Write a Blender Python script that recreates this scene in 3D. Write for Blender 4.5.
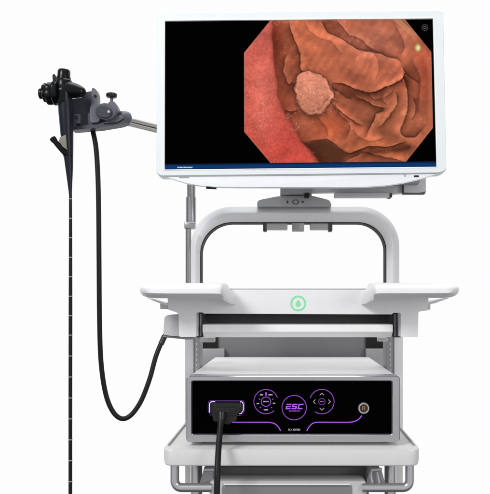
import bpy, bmesh, math, random
import numpy as np
from mathutils import Vector, Matrix
random.seed(4); PI = math.pi
for o in list(bpy.data.objects): bpy.data.objects.remove(o)
S = bpy.context.scene; COL = S.collection

# ------------------------------------------------------------------ camera
F = 714.0; VX, VY = 289.0, 297.0; CZ = 1.05          # pixel focal length, vanishing point, eye height (m)
cam = bpy.data.cameras.new('camera'); co = bpy.data.objects.new('camera', cam); COL.objects.link(co)
cam.sensor_fit = 'AUTO'; cam.sensor_width = 36; cam.lens = F/494*36
cam.shift_x = (245-VX)/494; cam.shift_y = (VY-247)/494
cam.clip_start = 0.05; cam.clip_end = 100
co.location = (0, 0, CZ); co.rotation_euler = (PI/2, 0, 0); S.camera = co

# ------------------------------------------------------------------ world: white studio, darker behind the camera
w = bpy.data.worlds.new('World'); S.world = w; w.use_nodes = True
nt = w.node_tree; N = nt.nodes; N.clear(); L = nt.links
out = N.new('ShaderNodeOutputWorld'); bg = N.new('ShaderNodeBackground'); tc = N.new('ShaderNodeTexCoord')
sp = N.new('ShaderNodeSeparateXYZ'); rp = N.new('ShaderNodeValToRGB'); mr = N.new('ShaderNodeMapRange')
mr.inputs['From Min'].default_value = -1; mr.inputs['From Max'].default_value = 1
L.new(tc.outputs['Generated'], sp.inputs[0]); L.new(sp.outputs['Y'], mr.inputs['Value']); L.new(mr.outputs[0], rp.inputs[0])
e = rp.color_ramp.elements
e[0].position = 0.0; e[0].color = (.56, .565, .575, 1)
e[1].position = 0.73; e[1].color = (.983, .983, .983, 1)
for p_, c_ in ((.22, .50), (.36, .30), (.46, .14), (.60, .16)):
    a = e.new(p_); a.color = (c_, c_, c_*1.02, 1)
mz = N.new('ShaderNodeMapRange'); mz.inputs['From Min'].default_value = -.78; mz.inputs['From Max'].default_value = -.42; mz.inputs['To Min'].default_value = .22
L.new(sp.outputs['Z'], mz.inputs['Value']); L.new(mz.outputs[0], bg.inputs[1])
L.new(rp.outputs[0], bg.inputs[0]); L.new(bg.outputs[0], out.inputs[0])

def area(name, loc, target, sx, sy, power, col=(1, 1, 1)):
    l = bpy.data.lights.new(name, 'AREA'); l.shape = 'RECTANGLE'; l.size = sx; l.size_y = sy; l.energy = power; l.color = col
    o = bpy.data.objects.new(name, l); COL.objects.link(o); o.location = loc
    o.rotation_euler = (Vector(target)-Vector(loc)).to_track_quat('-Z', 'Y').to_euler(); return o
area('softbox_key', (-1.7, -0.9, 2.8), (0, 1.3, 1.0), 1.0, 0.8, 58)
area('softbox_fill', (1.9, -0.9, 1.6), (0, 1.3, 1.0), 0.9, 1.4, 17)
area('softbox_overhead', (0.1, 1.3, 3.0), (0.05, 1.3, 1.0), 1.6, 1.2, 24)

S.view_settings.view_transform = 'Standard'; S.view_settings.look = 'None'
S.view_settings.exposure = 0; S.view_settings.gamma = 1
try: S.cycles.max_bounces = 8
except Exception: pass

# ------------------------------------------------------------------ materials
def s2l(c): return tuple(((x/255)/12.92 if x/255 <= .04045 else ((x/255+.055)/1.055)**2.4) for x in c)
def mat(name, col, rough=.4, metal=0, var=.03, scale=60, bump=.0, emit=None, es=1, spec=.5, coat=0, stretch=None):
    m = bpy.data.materials.new(name); m.use_nodes = True; nt = m.node_tree; n = nt.nodes; l = nt.links
    b = n['Principled BSDF']; b.inputs['Metallic'].default_value = metal; b.inputs['Roughness'].default_value = rough
    b.inputs['Specular IOR Level'].default_value = spec; b.inputs['Coat Weight'].default_value = coat
    tc = n.new('ShaderNodeTexCoord'); no = n.new('ShaderNodeTexNoise'); no.inputs['Scale'].default_value = scale
    no.inputs['Detail'].default_value = 5
    src = tc.outputs['Object']
    if stretch:
        mp = n.new('ShaderNodeMapping'); mp.inputs['Scale'].default_value = stretch; l.new(src, mp.inputs[0]); src = mp.outputs[0]
    l.new(src, no.inputs['Vector'])
    mx = n.new('ShaderNodeMix'); mx.data_type = 'RGBA'
    mx.inputs[6].default_value = (*[c*(1-var) for c in col], 1); mx.inputs[7].default_value = (*[min(1, c*(1+var)) for c in col], 1)
    l.new(no.outputs[0], mx.inputs[0]); l.new(mx.outputs[2], b.inputs['Base Color'])
    r = n.new('ShaderNodeMapRange'); r.inputs['To Min'].default_value = rough*.85; r.inputs['To Max'].default_value = min(1, rough*1.15)
    l.new(no.outputs[0], r.inputs[0]); l.new(r.outputs[0], b.inputs['Roughness'])
    if bump:
        n2 = n.new('ShaderNodeTexNoise'); n2.inputs['Scale'].default_value = 900; l.new(tc.outputs['Object'], n2.inputs['Vector'])
        bp = n.new('ShaderNodeBump'); bp.inputs['Strength'].default_value = bump; bp.inputs['Distance'].default_value = .0005
        l.new(n2.outputs[0], bp.inputs['Height']); l.new(bp.outputs[0], b.inputs['Normal'])
    if emit:
        b.inputs['Emission Color'].default_value = (*emit, 1); b.inputs['Emission Strength'].default_value = es
    return m
M = dict(
 wtray=mat('bright_white_metal', (.92, .92, .92), .5),
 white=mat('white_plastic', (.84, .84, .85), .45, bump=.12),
 cream=mat('cream_plastic', (.76, .75, .745), .45, bump=.12),
 mon=mat('monitor_white', (.78, .82, .83), .35, bump=.05),
 monb=mat('monitor_trim_white', (.95, .95, .95), .3),
 monc=mat('monitor_chin_white', (.83, .85, .875), .3),
 seam=mat('seam_grey', (.35, .37, .38), .5),
 mgrey=mat('mount_grey', (.42, .42, .425), .4, bump=.1),
 recess=mat('recess_shade_grey', (.22, .22, .23), .35),
 arch=mat('arch_grey', (.75, .75, .77), .38, bump=.1),
 grey=mat('mid_grey_plastic', (.31, .31, .32), .5, bump=.1),
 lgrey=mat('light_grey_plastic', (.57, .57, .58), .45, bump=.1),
 dgrey=mat('dark_grey_plastic', (.04, .04, .044), .5, bump=.1),
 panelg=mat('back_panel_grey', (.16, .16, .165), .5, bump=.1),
 black=mat('black_plastic', (.011, .011, .012), .34, bump=.1, spec=.4),
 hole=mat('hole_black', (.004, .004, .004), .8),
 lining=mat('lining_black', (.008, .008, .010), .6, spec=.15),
 chrome=mat('chrome', (.50, .49, .48), .14, 1),
 steel=mat('brushed_steel', (.50, .50, .51), .26, 1, var=.06, stretch=(.05, 1, 3)),
 tube=mat('satin_tube', (.66, .66, .68), .24, .9),
 silver=mat('silver_frame', (.56, .56, .58), .28, .95, var=.07, scale=30, stretch=(.15, 1, 1)),
 glass=mat('panel_black_glass', (.0004, .0004, .0006), .35, spec=.01, var=.0),
 scope=mat('scope_black', (.0035, .004, .006), .22, spec=.24),
 scopeg=mat('scope_blue_black', (.011, .013, .022), .30, spec=.24),
 rubber=mat('cord_rubber', (.007, .007, .009), .42, spec=.25),
 holder=mat('holder_grey', (.050, .054, .071), .42, spec=.35, bump=.08, var=.12, scale=90),
 holderl=mat('holder_light_grey', (.110, .116, .142), .4, spec=.35, bump=.08, var=.1),
 tan=mat('tan_label', (.20, .19, .155), .6),
 mark=mat('white_mark', (.5, .5, .5), .5),
 txt=mat('text_grey', (.3, .31, .32), .6),
 iconm=mat('icon_dark', (.05, .05, .05), .6),
 green=mat('emblem_green', s2l((138, 232, 172)), .5),
 purple=mat('purple_light', (.1, .03, .2), .5, emit=s2l((128, 54, 176)), es=1.0),
 purpled=mat('dim_purple_light', (.03, .01, .06), .5, emit=s2l((78, 32, 112)), es=1.0),
 purpleb=mat('bright_purple_light', (.1, .03, .2), .5, emit=s2l((160, 76, 212)), es=1.0),
 lilac=mat('lilac_light', (.5, .4, .6), .5, emit=s2l((186, 172, 216)), es=1.0),
 legend=mat('legend_white', (.25, .25, .25), .5, emit=s2l((150, 146, 158)), es=.8),
 orange=mat('contact_amber', (.36, .15, .05), .4, .3),
 scrtxt=mat('screen_text', (.0, .0, .0), .4, emit=s2l((190, 205, 225)), es=1),
 scrdim=mat('screen_icon', (.0, .0, .0), .4, emit=s2l((92, 92, 92)), es=1),
)

# ------------------------------------------------------------------ helpers
def P(px, py, Y, Yr=None):
    """photo pixel -> world point; sized as if standing at depth Yr, placed at depth Y"""
    r = Y if Yr is None else Yr
    return Vector(((px-VX)*r/F, Y, CZ+(VY-py)*r/F))
def px(n, Y): return n*Y/F
ORG = {}
def tagit(o, label, cat, group=None):
    o['label'] = label; o['category'] = cat
    if group: o['group'] = group
def thing(name, label, cat, loc):
    o = bpy.data.objects.new(name, None); COL.objects.link(o); o.location = loc; o.empty_display_size = .05
    tagit(o, label, cat); ORG[o.name] = Vector(loc); return o
def obj(name, bm, m, parent, label=None, sharp=32, flat=False):
    bmesh.ops.recalc_face_normals(bm, faces=bm.faces)
    c = Vector((0, 0, 0)); 
    for v in bm.verts: c += v.co
    c /= max(1, len(bm.verts))
    bmesh.ops.translate(bm, verts=bm.verts, vec=-c)
    me = bpy.data.meshes.new(name); bm.to_mesh(me); bm.free(); me.materials.append(m)
    if not flat:
        me.shade_smooth(); me.set_sharp_from_angle(angle=math.radians(sharp))
    o = bpy.data.objects.new(name, me); COL.objects.link(o)
    o.parent = parent; o.location = c-ORG[parent.name]; ORG[o.name] = c.copy()
    if label: o['label'] = label
    return o
def NB(): return bmesh.new()
def bev(bm, geom_edges, w, seg=3):
    if w > 0: bmesh.ops.bevel(bm, geom=geom_edges, offset=w, offset_type='OFFSET', segments=seg, profile=.5, affect='EDGES', clamp_overlap=True)
def merge(bm, sub):
    me = bpy.data.meshes.new('tmp'); sub.to_mesh(me); bm.from_mesh(me); bpy.data.meshes.remove(me); sub.free()
def box(bm, x0, x1, y0, y1, z0, z1, w=0, seg=3):
    s = NB(); bmesh.ops.create_cube(s, size=1)
    for v in s.verts: v.co = Vector(((x0+x1)/2+v.co.x*(x1-x0), (y0+y1)/2+v.co.y*(y1-y0), (z0+z1)/2+v.co.z*(z1-z0)))
    bev(s, s.edges[:], w, seg); merge(bm, s)
def pbox(bm, xa, ya, xb, yb, Y, depth, w=0, seg=3):
    a = P(xa, ya, Y); b = P(xb, yb, Y); box(bm, a.x, b.x, Y, Y+depth, b.z, a.z, w, seg)
def rpoly(pts, r, n=6):
    """round the corners of a 2-D polygon; r number or list"""
    out = []; k = len(pts)
    for i, p in enumerate(pts):
        rr = r[i] if isinstance(r, (list, tuple)) else r
        p = Vector(p); a = Vector(pts[i-1])-p; b = Vector(pts[(i+1) % k])-p
        rr = min(rr, a.length*.49, b.length*.49)
        if rr <= 0: out.append(tuple(p)); continue
        A = p+a.normalized()*rr; B = p+b.normalized()*rr
        for j in range(n+1):
            t = j/n; q = A*(1-t)**2+p*2*t*(1-t)+B*t*t; out.append(tuple(q))
    return out
def prism(bm, pts, Y, depth, w=0, seg=3, fn=None):
    """pixel outline at depth Y, pushed back by depth metres, edges of both ends bevelled"""
    fn = fn or (lambda x, y, d: P(x, y, Y+d, Y))
    s = NB(); f = [s.verts.new(fn(x, y, 0)) for x, y in pts]; b = [s.verts.new(fn(x, y, depth)) for x, y in pts]; n = len(pts)
    s.faces.new(f); s.faces.new(b[::-1]); fe = []
    for i in range(n): s.faces.new((f[i], b[i], b[(i+1) % n], f[(i+1) % n]))
    if w > 0:
        fe = [e for e in s.edges if (all(v in f for v in e.verts)) or (all(v in b for v in e.verts))]
        bev(s, fe, w, seg)
    bmesh.ops.triangulate(s, faces=[q for q in s.faces if len(q.verts) > 4])
    merge(bm, s)
def ring_prism(bm, outer, inner, fo, fi, d0, d1):
    """frame between two equal-length outlines"""
    n = len(outer); R = []
    for pts, d, fn in ((outer, d1, fo), (outer, d0, fo), (inner, d0, fi), (inner, d1, fi)):
        R.append([bm.verts.new(fn(x, y, d)) for x, y in pts])
    for k in range(4):
        A, B = R[k], R[(k+1) % 4]
        for i in range(n): bm.faces.new((A[i], A[(i+1) % n], B[(i+1) % n], B[i]))
def smooth(pts, n=8):
    pts = [Vector(p) for p in pts]; out = []
    for i in range(len(pts)-1):
        a = pts[max(0, i-1)]; b = pts[i]; c = pts[i+1]; d = pts[min(len(pts)-1, i+2)]
        for j in range(n):
            t = j/n; out.append(.5*((2*b)+(c-a)*t+(2*a-5*b+4*c-d)*t*t+(3*b-a-3*c+d)*t**3))
    out.append(pts[-1]); return out
def tube(bm, path, r, seg=16, cap=True):
    path = [Vector(p) for p in path]; n = len(path); rs = r if isinstance(r, (list, tuple)) else [r]*n
    T = [(path[min(i+1, n-1)]-path[max(i-1, 0)]).normalized() for i in range(n)]
    up = Vector((0, 1, 0)) if abs(T[0].y) < .9 else Vector((1, 0, 0))
    u = T[0].cross(up).normalized(); rings = []
    for i in range(n):
        u = (u-T[i]*u.dot(T[i])).normalized(); v = T[i].cross(u)
        rings.append([bm.verts.new(path[i]+(u*math.cos(2*PI*k/seg)+v*math.sin(2*PI*k/seg))*rs[i]) for k in range(seg)])
    for i in range(n-1):
        for k in range(seg): bm.faces.new((rings[i][k], rings[i][(k+1) % seg], rings[i+1][(k+1) % seg], rings[i+1][k]))
    if cap: bm.faces.new(rings[0][::-1]); bm.faces.new(rings[-1])
def lathe(bm, prof, base, axis, seg=28, sy=1.0):
    """prof: list of (distance along axis, radius)"""
    axis = Vector(axis).normalized(); up = Vector((0, 1, 0)) if abs(axis.y) < .9 else Vector((0, 0, 1))
    u = axis.cross(up).normalized(); v = axis.cross(u); base = Vector(base); rings = []
    for d, r in prof:
        rings.append([bm.verts.new(base+axis*d+(u*math.cos(2*PI*k/seg)+v*sy*math.sin(2*PI*k/seg))*max(r, 1e-5)) for k in range(seg)])
    for i in range(len(rings)-1):
        for k in range(seg): bm.faces.new((rings[i][k], rings[i][(k+1) % seg], rings[i+1][(k+1) % seg], rings[i+1][k]))
    bm.faces.new(rings[0][::-1]); bm.faces.new(rings[-1])
def stroke(bm, pts, wd, Y, h=.0006, close=False, fn=None):
    """thin raised line on a front-facing panel; pts in px, wd in px"""
    fn = fn or (lambda x, y, d: P(x, y, Y+d, Y))
    n = len(pts); pts = [Vector(p) for p in pts]; A = []
    for i in range(n):
        if close: t = (pts[(i+1) % n]-pts[i-1])
        else: t = pts[min(i+1, n-1)]-pts[max(i-1, 0)]
        t.normalize(); m = Vector((-t.y, t.x))*wd/2; p = pts[i]
        A.append([bm.verts.new(fn(*(p+m), -h)), bm.verts.new(fn(*(p-m), -h)), bm.verts.new(fn(*(p-m), 0.0002)), bm.verts.new(fn(*(p+m), 0.0002))])
    rng = range(n if close else n-1)
    for i in rng:
        a, b = A[i], A[(i+1) % n]
        for k in range(4): bm.faces.new((a[k], a[(k+1) % 4], b[(k+1) % 4], b[k]))
    if not close: bm.faces.new(A[0][::-1]); bm.faces.new(A[-1])
def arc(cx, cy, r, a0, a1, n=40):   # degrees, anticlockwise seen, y down in pixels
    return [(cx+r*math.cos(math.radians(a0+(a1-a0)*i/n)), cy-r*math.sin(math.radians(a0+(a1-a0)*i/n))) for i in range(n+1)]
def circ(cx, cy, r, n=48): return arc(cx, cy, r, 0, 360, n)[:-1]
def text(name, s, cx, cy, wpx, hpx, Y, m, parent, shear=0, bold=0, fn=None):
    cu = bpy.data.curves.new('t', 'FONT'); cu.body = s; cu.align_x = 'CENTER'; cu.align_y = 'CENTER'; cu.shear = shear; cu.offset = bold
    to = bpy.data.objects.new('t', cu); COL.objects.link(to); bpy.context.view_layer.update()
    me = bpy.data.meshes.new_from_object(to.evaluated_get(bpy.context.evaluated_depsgraph_get()))
    bpy.data.objects.remove(to); bm = NB(); bm.from_mesh(me); bpy.data.meshes.remove(me)
    xs = [v.co.x for v in bm.verts]; ys = [v.co.y for v in bm.verts]
    x0, x1, y0, y1 = min(xs), max(xs), min(ys), max(ys)
    fn = fn or (lambda x, y, d: P(x, y, Y+d, Y))
    for v in bm.verts:
        v.co = fn(cx+((v.co.x-x0)/(x1-x0)-.5)*wpx, cy-((v.co.y-y0)/(y1-y0)-.5)*hpx, -.0006)
    bm.normal_update()
    for f in bm.faces:
        if f.normal.y > 0: f.normal_flip()
    c = sum((v.co for v in bm.verts), Vector())/len(bm.verts); bmesh.ops.translate(bm, verts=bm.verts, vec=-c)
    me = bpy.data.meshes.new(name); bm.to_mesh(me); bm.free(); me.materials.append(m)
    o = bpy.data.objects.new(name, me); COL.objects.link(o); o.parent = parent; o.location = c-ORG[parent.name]; ORG[o.name] = c
    return o

# ================================================================== CART
cart = thing('medical_cart', 'white and grey wheeled equipment cart with arched handle, side tray arms and lower shelf', 'cart', P(292, 520, 1.30))
# --- arch handle
def arch_path(xl, xr, yt, yb, rl, rr, n=16, k=.55):
    pts = [(xl, yb), (xl, (yb+yt+rl)/2)]
    def bez(p0, p1, p2, p3):
        for j in range(n+1):
            t = j/n; yield tuple((1-t)**3*Vector(p0)+3*t*(1-t)**2*Vector(p1)+3*t*t*(1-t)*Vector(p2)+t**3*Vector(p3))
    pts += list(bez((xl, yt+rl), (xl, yt+rl*(1-k)), (xl+rl*(1-k), yt), (xl+rl, yt)))
    pts += list(bez((xr-rr, yt), (xr-rr*(1-k), yt), (xr, yt+rr*(1-k)), (xr, yt+rr)))
    pts += [(xr, (yb+yt+rr)/2), (xr, yb)]
    return pts
YA = 1.33; YB = 292
rows = [(arch_path(191.0, 399.5, 207.0, YB, 40, 38), .050), (arch_path(189.2, 401, 205.5, YB, 42, 40), .044),
        (arch_path(189.0, 401.2, 205.3, YB, 42, 40), .022), (arch_path(189.6, 400.5, 206.0, YB, 41.5, 39.5), .017),
        (arch_path(194.6, 393.0, 212.6, YB, 37, 33), .0016), (arch_path(195.2, 392.3, 213.3, YB, 36.5, 32.5), .0012),
        (arch_path(198.6, 388.0, 220.8, YB, 32.5, 29), .0075), (arch_path(199.4, 387.2, 221.6, YB, 32, 28.5), .010),
        (arch_path(199.4, 387.2, 221.6, YB, 32, 28.5), .044)]
bm = NB(); R = [[bm.verts.new(P(x, y, YA+d, YA)) for x, y in pts] for pts, d in rows]; m_ = len(R[0])
for i in range(len(R)):
    A, B = R[i], R[(i+1) % len(R)]
    for k in range(m_-1): bm.faces.new((A[k], A[k+1], B[k+1], B[k]))
bm.faces.new([r[0] for r in R]); bm.faces.new([r[-1] for r in R][::-1])
arch = obj('handle_arch', bm, M['arch'], cart, sharp=50)
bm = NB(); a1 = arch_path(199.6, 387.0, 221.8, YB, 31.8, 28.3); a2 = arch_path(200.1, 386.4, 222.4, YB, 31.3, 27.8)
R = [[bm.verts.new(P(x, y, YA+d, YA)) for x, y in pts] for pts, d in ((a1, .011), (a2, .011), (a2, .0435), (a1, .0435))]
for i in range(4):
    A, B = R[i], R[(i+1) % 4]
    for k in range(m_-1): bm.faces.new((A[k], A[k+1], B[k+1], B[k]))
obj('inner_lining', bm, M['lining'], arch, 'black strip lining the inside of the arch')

# --- monitor mount cover on the arch with icons and clamp bolts below
bm = NB(); prism(bm, rpoly([(257, 206.5), (257.5, 201), (261, 199.6), (278, 196.2), (312, 195.6), (329, 200), (331, 203), (331.5, 206.5)], [1, 1.5, 1.5, 4, 4, 3, 2, 1]), YA-.004, .06, .0025)
mount = obj('mount_cover', bm, M['mgrey'], cart)
bm = NB(); YM = YA-.004
for q in (circ(287.5, 202.4, 1.0, 16), circ(302.7, 201.9, 1.1, 16)): prism(bm, q, YM-.0005, .001)
prism(bm, [(287, 202), (287.4, 199.6), (288, 202)], YM-.0005, .001)
stroke(bm, rpoly([(292.5, 202), (294, 200), (297.5, 200), (298.8, 202), (297.5, 204), (294, 204)], .4), .8, YM, close=True)
obj('icon', bm, M['iconm'], mount, 'small dark lock and arrow icons')
for nm, (x0, x1), mm in (('left', (263.5, 287.5), 'lgrey'), ('mid', (292, 304), 'grey'), ('right', (310, 332), 'lgrey')):
    bm = NB(); a = P(x0, 223, YA+.02, YA+.02)
    if nm == 'mid':
        pbox(bm, 292, 222.5, 304.2, 230.6, YA+.012, .03, .0015); kb = obj('clamp_nut', bm, M['mgrey'], cart)
        bm = NB(); pbox(bm, 293.4, 224, 299, 230.2, YA+.010, .004, .0006); obj('clamp_face', bm, M['grey'], kb)
    else:
        pbox(bm, x0, 223, x1, 229.4, YA+.014, .022, .0015); kb = obj('clamp_bar', bm, M['mgrey'], cart)
        bm = NB()
        if nm == 'left': pbox(bm, 263, 222.5, 266.5, 231, YA+.012, .026, .001)
        else: pbox(bm, 328.6, 222.5, 332.5, 231, YA+.012, .026, .001)
        obj('clamp_cap', bm, M['dgrey'], kb)

# --- main U-shaped body with emblem
YBd = 1.245
bm = NB()
body = [(167.5, 289.6), (428.5, 289.6), (428.5, 306), (427.9, 310.4), (418.4, 311.6), (418.2, 337), (401.3, 337.2), (401.1, 312.8), (393, 312.8), (392, 314.4),
        (204, 313.6), (203, 312.4), (195.8, 312.4), (196, 337), (179, 337), (178.6, 313), (167.8, 309.4)]
prism(bm, rpoly(body, [0.5, .5, .5, 1, 1, 2, 1, 1, .5, .5, .5, .5, 1, 1, 2, 2, 1], 4), YBd, .10, .0022)
bodyo = obj('body_panel', bm, M['white'], cart)
bm = NB(); pbox(bm, 226, 288.6, 368, 290.6, YBd+.012, .10, .0008); obj('top_edge', bm, M['grey'], bodyo, 'grey line along the top edge of the panel')
emy = 303.2; emx = 298.2
bm = NB(); ring_prism(bm, circ(emx, emy, 7.8), circ(emx, emy, 6.15), lambda x, y, d: P(x, y, YBd+d, YBd), lambda x, y, d: P(x, y, YBd+d, YBd), -.0006, .0004)
em = obj('emblem_ring', bm, M['green'], bodyo, 'green ring emblem with a droplet in it', flat=True)
bm = NB(); drop = [(emx, emy-3.8)]+[(emx+2.6*math.sin(t), emy+.8-2.6*math.cos(t)) for t in [math.radians(q) for q in range(50, 311, 20)]]
prism(bm, drop, YBd-.0006, .001); obj('droplet', bm, M['green'], em, flat=True)

# --- side arms
def arm(sgn):
    # cross-sections along x: (px x, front depth, back depth, px top, px lip, px bottom)
    if sgn < 0:
        SEC = [(139.9, 1.200, 1.225, 287.0, 290.0, 292.2), (140.3, 1.190, 1.235, 285.6, 291.4, 294.0), (142.0, 1.178, 1.245, 284.3, 292.6, 296.0), (146, 1.170, 1.25, 283.4, 293.3, 297.6), (152, 1.166, 1.25, 283.0, 293.6, 298.3), (170, 1.165, 1.25, 282.8, 293.8, 298.4),
               (213, 1.165, 1.25, 282.4, 293.8, 298.2), (219.5, 1.165, 1.25, 282.4, 294.0, 298.8), (222.0, 1.168, 1.25, 282.8, 295.2, 300.0), (224.2, 1.178, 1.25, 284.4, 297.5, 301.6), (227.2, 1.196, 1.25, 288.0, 300.0, 303.0), (231, 1.220, 1.25, 292.0, 301.8, 304.0), (234.5, 1.240, 1.25, 295.4, 302.6, 304.4), (236.5, 1.2475, 1.25, 297, 302.8, 304.2)]
    else:
        SEC = [(459.2, 1.200, 1.225, 287.2, 290.0, 292.2), (458.8, 1.190, 1.235, 285.8, 291.2, 293.8), (457.2, 1.178, 1.245, 284.5, 292.4, 295.6), (453.5, 1.170, 1.25, 283.6, 293.1, 297.2), (447, 1.166, 1.25, 283.1, 293.4, 297.9), (430, 1.165, 1.25, 282.8, 293.6, 298.1),
               (382, 1.165, 1.25, 282.2, 293.6, 298.0), (376.5, 1.165, 1.25, 282.2, 293.8, 298.6), (374.4, 1.168, 1.25, 282.8, 295.0, 299.8), (372.6, 1.178, 1.25, 285.4, 297.4, 301.4), (369.6, 1.196, 1.25, 288.6, 300.0, 302.9), (365.6, 1.220, 1.25, 291.4, 301.8, 304.0), (362, 1.240, 1.25, 293.6, 302.6, 304.4), (360, 1.2475, 1.25, 295, 302.8, 304.2)]
    s = NB(); rg = []
    for x, yf, yb, t_, l_, b_ in SEC:
        k = (yb-yf)/.085; Yr = yf; pr = [(yb, t_), (yf+.034*k, t_)]
        h = l_-t_
        for q in range(1, 8):
            an = q/8*PI/2; pr.append((yf+.034*k*(1-math.sin(an)), t_+h*.52*(1-math.cos(an))))
        pr += [(yf, t_+h*.55), (yf, l_-.3), (yf+.0008, l_), (yf+.0022*k, l_+.25), (yf+.010*k, b_-.5), (yf+.016*k, b_), (yb, b_)]
        rg.append([s.verts.new(P(x, yy, Yd, Yr)) for Yd, yy in pr])
    for i in range(len(rg)-1):
        for q in range(len(rg[0])): 
            q2 = (q+1) % len(rg[0]); s.faces.new((rg[i][q], rg[i][q2], rg[i+1][q2], rg[i+1][q]))
    s.faces.new(rg[0]); s.faces.new(rg[-1][::-1])
    o = obj('side_arm', s, M['white'], cart, sharp=50)
    # thin struts under the arm
    if sgn < 0: sp_ = [(146.5, 298.0), (150, 298.0), (169.5, 304.4), (169.5, 306.4), (161, 303.8)]
    else: sp_ = [(450, 297.8), (446, 297.8), (427, 302.6), (427, 305.2), (436, 303.0)]
    bm = NB(); prism(bm, sp_, 1.246, .06, .0008); obj('arm_strut', bm, M['white'], o)
    bm = NB()
    if sgn < 0: pbox(bm, 160, 303, 168, 309, 1.2465, .06, .0015)
    else: pbox(bm, 427.9, 304.3, 430.5, 309.6, 1.2465, .06, .001)
    obj('support_block', bm, M['lgrey'], o)
    return o
arm(-1); arm(1)

# --- connector box on left
bm = NB(); prism(bm, rpoly([(164.4, 317), (167.5, 315), (181, 315), (181, 336.6), (163.2, 335)], [2.5, 2.5, .5, .5, 2]), 1.262, .07, .003)
cb = obj('connector_box', bm, M['lgrey'], cart, 'light grey box on the left that takes the black cord')
bm = NB(); prism(bm, [(163.6, 335.6), (196, 337.3), (196, 339.4), (186, 339.6), (163.4, 337.2)], 1.268, .06, .001); obj('box_base', bm, M['grey'], cb)

# --- dark rail behind, uprights, sliding tray
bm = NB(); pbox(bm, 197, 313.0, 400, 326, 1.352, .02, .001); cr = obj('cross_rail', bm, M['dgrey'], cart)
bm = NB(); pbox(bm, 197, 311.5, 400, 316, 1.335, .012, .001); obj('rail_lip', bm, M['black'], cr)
for x0, x1 in ((195.4, 202.6), (393.2, 401.4)):
    bm = NB(); pbox(bm, x0, 311.8, x1, 337.5, 1.285, .05, .0012); g = obj('slide_bracket', bm, M['dgrey'], cart)
    bm = NB(); xm = (x0+x1)/2+(1.6 if x0 < 290 else -2.2); pbox(bm, xm-.7, 314, xm+.7, 336, 1.283, .004, .0005); obj('guide_strip', bm, M['grey'], g)
bm = NB(); 
tp = [(1.310, 324.6), (1.2625, 324.6), (1.262, 325.0), (1.262, 331.6), (1.2625, 332.0), (1.280, 337.8), (1.310, 337.8)]
rg = []
for x0, x1 in ((202.6, 392.8),):
    for xx, f_ in ((x0, 1), (x1, 1)):
        rg.append([bm.verts.new((P(xx, 0, 1.262).x, yd, CZ+(VY-yy)*1.262/F)) for yd, yy in tp])
for q in range(len(tp)): q2 = (q+1) % len(tp); bm.faces.new((rg[0][q], rg[0][q2], rg[1][q2], rg[1][q]))
bm.faces.new(rg[0]); bm.faces.new(rg[1][::-1])
tr = obj('sliding_tray', bm, M['wtray'], cart, 'white sliding tray between the uprights', sharp=20)
# --- columns
for side in (-1, 1):
    xo0, xo1 = (185, 193.4) if side < 0 else (394.4, 403)
    xi0, xi1 = (193.0, 199.2) if side < 0 else (387, 394.8)
    top = P(0, 330, 1.40).z; bot = P(0, 520, 1.19).z
    a = P(xo0, 0, 1.40).x; b = P(xo1, 0, 1.40).x
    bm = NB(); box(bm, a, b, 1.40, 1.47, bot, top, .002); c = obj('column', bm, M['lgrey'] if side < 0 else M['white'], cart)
    a = P(xi0, 0, 1.40).x; b = P(xi1, 0, 1.40).x
    bm = NB(); box(bm, a, b, 1.405, 1.46, P(0, 428, 1.4).z, top, .001); st = obj('slotted_strip', bm, M['grey'], c)
    for k in range(7):
        bm = NB(); yy = 343+k*5.2; xc = (xi0+xi1)/2+side*(-.6)
        pbox(bm, xc-.7, yy, xc+.7, yy+2.6, 1.4040, .004, .0004); obj('slot', bm, M['lgrey'], st)
# --- pieces in the bay under the tray
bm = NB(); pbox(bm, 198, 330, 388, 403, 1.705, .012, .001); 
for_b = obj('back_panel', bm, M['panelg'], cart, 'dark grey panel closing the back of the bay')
for xa, xb, xc, xd, xe in ((199.2, 214.4, 217.5, 224.4, -1), (378, 387, 366, 388, 1)):
    bm = NB()
    if xe < 0: pbox(bm, 199.4, 337.9, 214.4, 342.3, 1.39, .02, .001)
    else: pbox(bm, 378.2, 337.9, 388, 341.6, 1.39, .02, .001)
    obj('tray_bracket', bm, M['lgrey'], cart)
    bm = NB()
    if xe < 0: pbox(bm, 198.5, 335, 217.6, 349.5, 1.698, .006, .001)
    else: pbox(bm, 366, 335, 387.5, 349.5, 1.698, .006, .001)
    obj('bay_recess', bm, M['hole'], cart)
    bm = NB()
    if xe < 0: pbox(bm, 198.5, 348.8, 224.4, 372, 1.688, .017, .002)
    else: pbox(bm, 366, 348.8, 387.5, 376, 1.688, .017, .002)
    obj('bay_block', bm, M['grey'], cart)
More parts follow.
